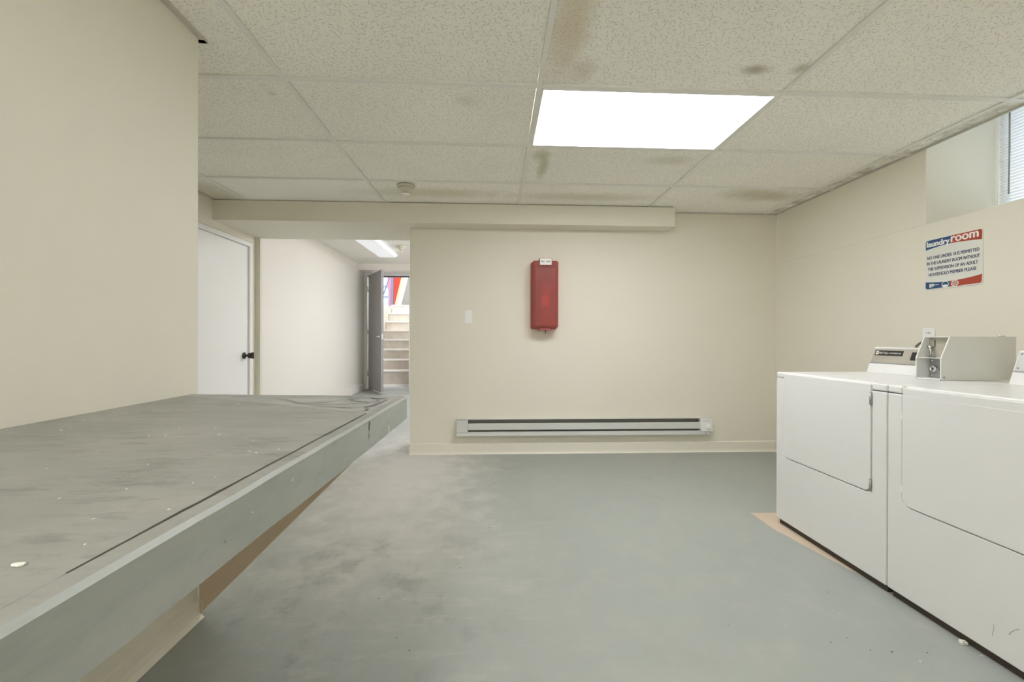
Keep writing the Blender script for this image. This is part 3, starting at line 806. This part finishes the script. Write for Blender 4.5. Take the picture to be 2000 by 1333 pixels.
m = MB(); m.box(cx0 + .068, cx0 + .072, cy0 + t_, cy1 - t_, cz0 + .006, 1.011); lp = m.build('lock_plate', STEELG, cb)
m = MB(); lc = (cx0 + .068, 1.908, .957)
m.lathe([(.0175, 0), (.0165, .010), (.012, .013), (.006, .013), (.006, .010), (0, .010)], lc, NX, 20); m.build('lock_barrel', CHROME, lp)
m = MB(); m.lathe([(.005, .0095), (.005, .0105), (0, .0105)], lc, NX, 12); m.build('keyhole', BADGE, lp)
m = MB(); m.prism([(-.010, -.006), (-.024, -.024), (-.034, -.020), (-.020, .008)], lc, Y, Z, NX, 0, .006); m.build('lock_cam', STEELG, lp)
for (yy, zz_) in ((1.917, .998), (1.918, .924), (1.86, .998)):
    m = MB(); m.lathe([(.0045, 0), (.0045, .002), (0, .004)], (cx0 + .068, yy, zz_), NX, 12); m.build('screw', CHROME, lp)
m = MB(); m.lathe([(.005, 0), (.0045, .002), (0, .003)], (2.138, cy0, .922), NY, 12); m.build('side_screw', STEELG, cb)
m = MB(); m.lathe([(.008, 0), (.008, .008), (0, .009)], (2.462, 1.85, cz1), Z, 14); m.box(2.462, 2.488, 1.848, 1.854, cz1, cz1 + .005)
m.build('top_latch', CHROME, cb)

# ------------------------------------------------------------------ outlet and cord
t = thing('wall_outlet', 'white electrical outlet on the right wall above the coin box', 'outlet', (XR, 2.436, 1.05))
m = MB(); m.prism(rrect(-.036, .036, 0, .117, .004), (XR, 2.436, 1.059), NY, Z, NX, 0, .006); m.build('cover_plate', PLAST, t, bev=.002)
for zc in (1.146, 1.090):
    m = MB(); m.prism(rrect(-.017, .017, -.014, .014, .006), (XR, 2.436, zc), NY, Z, NX, .006, .008); r_ = m.build('receptacle', PLAST, t)
    m = MB()
    for u in (-.012, -.002, .009): m.box(XR - .0085, XR - .008, 2.436 + u - .0018, 2.436 + u + .0018, zc - .005, zc + .004)
    m.build('slot', DARK, r_)
m = MB(); m.tube([(2.74, 2.436, 1.09), (2.715, 2.446, 1.082), (2.69, 2.446, 1.062), (2.675, 2.436, 1.03), (2.66, 2.41, .95), (2.62, 2.38, .84), (2.55, 2.34, .75), (2.402, 2.30, .70)], .007)
m.lathe([(.017, 0), (.017, .012), (.010, .030)], (XR - .008, 2.436, 1.09), NX, 14)
tag(m.build('power_cord', CORDM), 'grey power cord looping from the outlet behind the far dryer', 'cord')

# ------------------------------------------------------------------ sign
SW, SH = .302, .318
sg = thing('laundry_sign', 'blue, white and red laundry room rules sign on the right wall', 'sign', (XR, 2.306, 1.42))
SO = Vector((XR, 2.457, 1.420)); 
def spt(pts): return [(u * SW, (1 - v) * SH) for u, v in pts]
m = MB(); m.prism(rrect(0, SW, 0, SH, .014), SO, NY, Z, NX, 0, .004); m.build('panel', SIGNW, sg, bev=.0006, seg=1)
def band(name, pts, mat, a=.004, b=.0046): 
    mm = MB(); mm.prism(spt(pts), SO, NY, Z, NX, a, b); return mm.build(name, mat, sg)
lerp = lambda a, b, t: a + (b - a) * t
def crv(p0, p1, p2, n=8): return [(((1 - t) ** 2) * p0[0] + 2 * t * (1 - t) * p1[0] + t * t * p2[0], ((1 - t) ** 2) * p0[1] + 2 * t * (1 - t) * p1[1] + t * t * p2[1]) for t in [i / n for i in range(n + 1)]]
band('header_band', [(.004, .20)] + [(.004, .045), (.02, .012)] + [(.475, .008), (.455, .150)] + crv((.455, .15), (.22, .16), (.004, .20))[1:-1], SIGNB)
band('header_band', [(.478, .008), (.965, .008), (.99, .03), (.985, .195)] + crv((.985, .195), (.7, .155), (.458, .150))[1:], SIGNR)
band('footer_band', [(.004, .84)] + crv((.004, .84), (.25, .872), (.455, .872))[1:] + [(.455, .975), (.03, .985), (.004, .96)], SIGNB)
band('footer_band', crv((.458, .872), (.75, .865), (.992, .815)) + [(.985, .945), (.965, .975), (.72, .975), (.62, .985), (.458, .975)], SIGNR)
def sign_text(s, u0, u1, v0, v1, mat, bold, nm='lettering', a=.0047, sh=0.):
    text_part(nm, s, SO + Vector(NY) * (u0 * SW) + Vector((0, 0, (1 - v1) * SH)), NY, Z, NX, (u1 - u0) * SW, (v1 - v0) * SH, mat, sg, bold, a, sh)
sign_text('laundry', .028, .445, .035, .178, WHITE, .04, sh=.0)
sign_text('room', .475, .93, .030, .135, WHITE, .055)
for i, (s, a, b) in enumerate((('NO ONE UNDER 18 IS PERMITTED', .035, .945), ('IN THE LAUNDRY ROOM WITHOUT', .028, .952), ('THE SUPERVISION OF AN ADULT', .048, .925), ('HOUSEHOLD MEMBER PLEASE', .065, .90))):
    sign_text(s, a, b, .333 + i * .112, .333 + i * .112 + .062, SIGNT, .035, a=.0042)
def disc(nm, u, v, r0, r1, mat, a, b, th=(0, 360), n=28):
    c = SO + Vector(NY) * (u * SW) + Vector((0, 0, (1 - v) * SH)); mm = MB()
    A = [math.radians(th[0] + (th[1] - th[0]) * i / n) for i in range(n + 1)]
    for p, q in zip(A, A[1:]):
        if r0 > 0: mm.prism([(r0 * math.cos(p), r0 * math.sin(p)), (r1 * math.cos(p), r1 * math.sin(p)), (r1 * math.cos(q), r1 * math.sin(q)), (r0 * math.cos(q), r0 * math.sin(q))], c, NY, Z, NX, a, b)
        else: mm.prism([(0, 0), (r1 * math.cos(p), r1 * math.sin(p)), (r1 * math.cos(q), r1 * math.sin(q))], c, NY, Z, NX, a, b)
    return mm.build(nm, mat, sg)
disc('round_emblem', .375, .925, .0165, .0195, WHITE, .0047, .0051)
disc('round_emblem', .375, .925, 0, .0165, WHITE, .0047, .0051, (195, 345))
disc('swirl_emblem', .545, .925, .0165, .0195, WHITE, .0047, .0051)
c = SO + Vector(NY) * (.545 * SW) + Vector((0, 0, (1 - .925) * SH)); m = MB()
for k in range(6):
    a0 = k * math.pi / 3
    P = [(r * math.cos(a0 + r / .0165 * 1.3), r * math.sin(a0 + r / .0165 * 1.3)) for r in (.003, .007, .011, .0155)]
    Q = [(r * math.cos(a0 + .42 + r / .0165 * 1.3), r * math.sin(a0 + .42 + r / .0165 * 1.3)) for r in (.0155, .011, .007, .003)]
    m.prism(P + Q, c, NY, Z, NX, .0047, .0051)
m.build('swirl_emblem', WHITE, sg)
m = MB()
L = lambda u, v: (u * SW, (1 - v) * SH)
m.prism([L(.08, .955), L(.08, .885), L(.155, .885), L(.165, .905), L(.255, .905), L(.255, .918), L(.165, .918), L(.15, .945), L(.11, .95)], SO, NY, Z, NX, .0047, .0051)
m.build('maker_mark', WHITE, sg)
disc('maker_mark_centre', .122, .92, .003, .0062, SIGNB, .0052, .0054)

# ------------------------------------------------------------------ heater on the back wall
HX0, HX1, HZ0, HZ1 = -.362, 2.087, .180, .340
ht = thing('baseboard_heater', 'long grey electric baseboard heater low on the back wall', 'heater', ((HX0 + HX1) / 2, YB, HZ0))
yb = YB
m = MB(); m.prism([(0, HZ0), (.012, HZ0), (.012, HZ1 - .008), (.050, HZ1 - .004), (.052, HZ1), (0, HZ1)], (0, yb, 0), NY, Z, X, HX0, HX1)
m.build('back_panel', HEATM, ht)
m = MB(); m.prism([(.012, HZ0), (.062, HZ0), (.066, HZ0 + .008), (.062, HZ0 + .034), (.045, HZ0 + .042), (.043, HZ0 + .038), (.058, HZ0 + .030), (.058, HZ0 + .006), (.012, HZ0 + .006)], (0, yb, 0), NY, Z, X, HX0, HX1 - .02)
m.build('bottom_panel', HEATM, ht)
m = MB(); m.prism([(.056, .243), (.062, .240), (.066, .246), (.064, .298), (.056, .303), (.050, .300), (.058, .296), (.060, .248)], (0, yb, 0), NY, Z, X, HX0 + .108, HX1 - .108)
m.build('front_panel', HEATM, ht)
m = MB()
m.tube([(HX0 + .10, yb - .033, .268), (HX1 - .10, yb - .033, .268)], .006)
for i in range(150):
    x = HX0 + .125 + i * (HX1 - HX0 - .25) / 149; m.box(x - .0005, x + .0005, yb - .056, yb - .014, .245, .298)
m.build('heating_element', LINER, ht)
m = MB(); m.box(HX0 + .105, HX1 - .105, yb - .0135, yb - .0122, HZ0 + .02, HZ1 - .012); m.build('inner_liner', LINER, ht)
m = MB(); m.box(HX0, HX0 + .106, yb - .066, yb - .012, .2165, .3325); m.build('end_cover', HEATM, ht, bev=.004)
m = MB(); m.box(HX1 - .102, HX1 - .008, yb - .058, yb - .012, .205, .328); m.build('end_cover', HEATM, ht, bev=.004)
m = MB(); tx0, tx1 = HX1 - .100, HX1 + .004
m.prism([(-.006, .0), (tx1 - tx0, .0), (tx1 - tx0 - .006, .118), (-.012, .118)], (tx0, yb, .217), X, Z, NY, .040, .078)
th = m.build('thermostat', PLAST, ht, bev=.004)
m = MB()
for a in range(8):
    for b in range(3): m.lathe([(.0022, 0), (.0022, .0006)], (tx0 + .008 + a * .0105, yb - .078, .312 + b * .008 - .002), NY, 6)
m.build('vent_holes', DARK, th)
m = MB(); m.lathe([(.025, 0), (.024, .010), (.018, .016), (0, .016)], (tx0 + .060, yb - .078, .262), NY, 24); m.box(tx0 + .057, tx0 + .063, yb - .098, yb - .090, .242, .282)
m.build('knob', PLAST, th, bev=.001)
for (sx, sz) in ((HX1 - .112, .327), (HX1 - .112, .222), (HX1 - .055, .195)):
    m = MB(); m.lathe([(.006, 0), (.006, .004), (0, .006)], (sx, yb - .056 if sz > .2 else yb - .064, sz), NY, 10); m.build('screw', CHROME, ht)

# ------------------------------------------------------------------ light switch
t = thing('light_switch', 'white rocker light switch on the back wall left of the red box', 'switch', (-.257, YB, 1.245))
m = MB(); m.prism(rrect(-.035, .035, 0, .128, .004), (-.257, YB, 1.246), X, Z, NY, 0, .006); m.build('cover_plate', PLAST, t, bev=.002)
m = MB(); m.box(-.273, -.241, YB - .010, YB - .006, 1.279, 1.343); m.build('rocker', PLAST, t, bev=.0015)

# ------------------------------------------------------------------ red extinguisher box
ex0, ex1, ez0, ez1 = .341, .588, 1.200, 1.834
eb = thing('extinguisher_cabinet', 'red translucent plastic wall box above the heater on the back wall', 'extinguisher box', ((ex0 + ex1) / 2, YB, ez0))
m = MB(); m.prism(rrect(ex0 - .004, ex1 + .004, ez0 - .004, ez1 + .004, .018), (0, YB, 0), X, Z, NY, -.001, .010); m.build('back_plate', simple('dull_red_plastic', (.37, .10, .09), .45), eb, bev=.002)
m = MB()
w_ = .0035
outer = rrect(ex0, ex1, ez0, ez1, .018)
def loop(d, ins, top=0): return [m.bm.verts.new((x + (ins if x < (ex0 + ex1) / 2 else -ins), YB - d, z + (ins if z < (ez0 + ez1) / 2 else -ins - top))) for x, z in outer]
rings = [loop(.011, -.002), loop(.03, .0), loop(.128, .004), loop(.139, .007), loop(.143, .014), loop(.143, .024, .040), loop(.1465, .027, .043), loop(.1475, .030, .046)]
n = len(outer)
for a, b in zip(rings, rings[1:]):
    for i in range(n):
        f = m.bm.faces.new((a[i], a[(i + 1) % n], b[(i + 1) % n], b[i])); f.smooth = True
m.bm.faces.new(rings[-1])
cov = m.build('cover', COVER, eb)
cxm = (ex0 + ex1) / 2
m = MB(); m.prism(rrect(cxm - .058, cxm + .058, ez1 - .03, ez1 + .019, .008, corners=(0, 1, 1, 0)), (0, YB, 0), X, Z, NY, .012, .150); m.build('top_tab', bpy.data.materials['dull_red_plastic'], eb, bev=.003)
m = MB(); m.prism(rrect(cxm - .054, cxm + .054, ez1 - .046, ez1 + .014, .003), (0, YB, 0), X, Z, NY, .1495, .152); lab = m.build('label_plate', WHITE, eb)
text_part('lettering', 'PULL', (cxm - .045, YB - .152, ez1 - .022), X, Z, NY, .034, .013, BADGE, lab, .03)
text_part('lettering', 'HERE', (cxm + .006, YB - .152, ez1 - .022), X, Z, NY, .038, .013, BADGE, lab, .03)
m = MB(); m.prism(rrect(cxm - .056, cxm + .056, ez0 - .020, ez0 + .004, .006, corners=(1, 0, 0, 1)), (0, YB, 0), X, Z, NY, .012, .128); m.build('bottom_tab', bpy.data.materials['dull_red_plastic'], eb, bev=.002)
m = MB(); m.lathe([(.007, 0), (.004, -.012), (.001, -.036), (0, -.037)], (cxm + .002, YB - .11, ez0 - .018), Z, 10); m.build('pin', DARKM, eb)
# the extinguisher inside
fe = thing('fire_extinguisher', 'red fire extinguisher dimly visible inside the red wall box', 'fire extinguisher', (cxm, YB - .075, ez0 + .02))
fc = (cxm - .006, YB - .075, ez0 + .024)
m = MB(); m.lathe([(.050, 0), (.055, .01), (.055, .33), (.045, .38), (.022, .405), (.018, .42), (0, .42)], fc, Z); m.build('body', EXTR, fe)
m = MB(); m.prism(rrect(-.036, .032, .185, .285, .004), (cxm, YB - .130, ez0 + .024), X, Z, NY, 0, .004); m.build('label_plate', LABELR, fe)
m = MB(); m.box(fc[0] - .012, fc[0] + .012, YB - .09, YB - .06, fc[2] + .42, fc[2] + .46); m.box(fc[0] - .010, fc[0] + .075, YB - .084, YB - .066, fc[2] + .46, fc[2] + .468); m.box(fc[0] - .010, fc[0] + .085, YB - .084, YB - .066, fc[2] + .485, fc[2] + .493); m.box(fc[0] - .010, fc[0] - .004, YB - .084, YB - .066, fc[2] + .46, fc[2] + .493)
m.build('valve_handle', DARKM, fe, bev=.002)
m = MB(); m.tube([(fc[0] - .01, YB - .075, fc[2] + .44), (fc[0] - .05, YB - .08, fc[2] + .43), (fc[0] - .072, YB - .08, fc[2] + .37), (fc[0] - .070, YB - .08, fc[2] + .2)], .007); m.build('hose', RUBB, fe)

# ------------------------------------------------------------------ litter
def chip(mm, c, r, h=.003):
    r *= .45; h *= .5
    n = random.randint(5, 7); a0 = random.random() * 6
    pts = [(r * random.uniform(.6, 1.2) * math.cos(a0 + 6.283 * i / n), r * random.uniform(.6, 1.2) * math.sin(a0 + 6.283 * i / n)) for i in range(n)]
    mm.prism(pts, c, X, Y, Z, 0, h)
m = MB(); m.prism([(-.006, -.0015), (.003, -.0035), (.0065, .0), (.0045, .003), (-.004, .0022)], (-.471, .415, CZ - .001), X, Y, Z, 0, .003)
tag(m.build('paint_chip', CHIPM, bev=.001), 'largest white paint chip lying on the near left of the grey counter', 'chip')
m = MB()
for (x, y, s) in ((-.447, .455, .003), (-.429, .544, .004), (-.47, .642, .003), (-.455, .67, .003), (-.471, .809, .005), (-.44, .833, .004), (-.49, .82, .004), (-1.059, 1.021, .006), (-.795, .952, .005), (-.76, .955, .004), (-.792, 1.036, .005), (-.70, 1.03, .004), (-.62, .74, .003), (-.55, .62, .003), (-.53, .90, .004)):
    chip(m, (x, y, CZ - .001), s, .0015)
o = tag(m.build('paint_flakes', CHIPM), 'tiny white paint flakes scattered over the grey counter top', 'flakes'); o['kind'] = 'stuff'
m = MB()
for (x, y, s, mi) in ((1.455, 1.306, .006, 1), (1.121, 1.492, .004, 1), (-.034, 2.326, .006, 0), (-.163, 1.925, .005, 0), (1.383, 1.545, .004, 1), (1.43, 1.99, .005, 1), (-.983, 2.921, .006, 0), (.874, 2.372, .004, 0), (1.40, 1.35, .006, 0), (1.33, 1.36, .004, 0), (1.30, 1.42, .004, 0), (1.22, 1.40, .004, 0), (.9, 1.5, .003, 0), (1.52, 1.34, .005, 0), (-.489, 1.71, .006, 0), (-.36, 1.48, .005, 0), (-.30, 1.42, .006, 0), (1.50, 1.72, .004, 1), (1.45, 1.68, .003, 0), (1.695, 1.321, .006, 1)):
    chip(m, (x, y, 0), s, .003, ) if mi == 0 else None
    if mi: 
        k0 = len(m.bm.faces); chip(m, (x, y, 0), s, .003); m.bm.faces.ensure_lookup_table()
        for f in list(m.bm.faces)[k0:]: f.material_index = 1
o = tag(m.build('floor_grit', [CRUMB, CHIPM]), 'specks of grit and lint scattered on the grey floor', 'grit'); o['kind'] = 'stuff'
m = MB(); m.prism([(-.012, -.008), (.010, -.010), (.014, .004), (.002, .012), (-.010, .006)], (1.695, 1.377, 0), X, Y, Z, 0, .010)
m.prism([(-.004, -.004), (.006, -.003), (.002, .006)], (1.690, 1.372, .010), X, Y, Z, 0, .006)
tag(m.build('lint_scrap', CHIPM, bev=.002), 'pale crumpled scrap on the floor under the nearer dryer', 'scrap')

# ------------------------------------------------------------------ daylight
w = bpy.data.worlds.new('sky'); SC.world = w; w.use_nodes = True
nt = w.node_tree; nt.nodes.clear()
wo = nt.nodes.new('ShaderNodeOutputWorld'); bg = nt.nodes.new('ShaderNodeBackground'); nt.links.new(bg.outputs[0], wo.inputs[0])
bg.inputs[0].default_value = (.90, .95, 1.0, 1); bg.inputs[1].default_value = 1.2
sl = bpy.data.lights.new('sun', 'SUN'); sl.energy = .3; sl.angle = .02; sl.color = (1, .96, .88)
so = bpy.data.objects.new('sun', sl); COL.objects.link(so); so.rotation_euler = (math.radians(38), math.radians(12), 0)

# ------------------------------------------------------------------ camera
cam = bpy.data.cameras.new('camera'); co = bpy.data.objects.new('camera', cam); COL.objects.link(co)
F = 780.82; yaw, pitch, roll = 4.16704e-2, -2.0757e-3, 2.815e-3
cy, sy, cp, sp = math.cos(yaw), math.sin(yaw), math.cos(pitch), math.sin(pitch)
f_ = Vector((sy * cp, cy * cp, sp)); r_ = Vector((cy, -sy, 0)); u_ = r_.cross(f_)
cr, sr = math.cos(roll), math.sin(roll)
R_, U_ = cr * r_ + sr * u_, -sr * r_ + cr * u_
M = Matrix((R_, U_, -f_)).transposed().to_4x4(); M.translation = Vector((0, 0, 1.10))
co.matrix_world = M
cam.sensor_width = 36; cam.lens = F / 2000 * 36; cam.shift_y = -2.238 / 2000; cam.clip_start = .02
SC.camera = co
SC.view_settings.view_transform = 'Standard'; SC.view_settings.look = 'None'; SC.view_settings.gamma = 1; SC.view_settings.use_curve_mapping = False
SC.view_settings.exposure = 1.1
SC.cycles.max_bounces = 14; SC.cycles.diffuse_bounces = 10; SC.cycles.transparent_max_bounces = 12
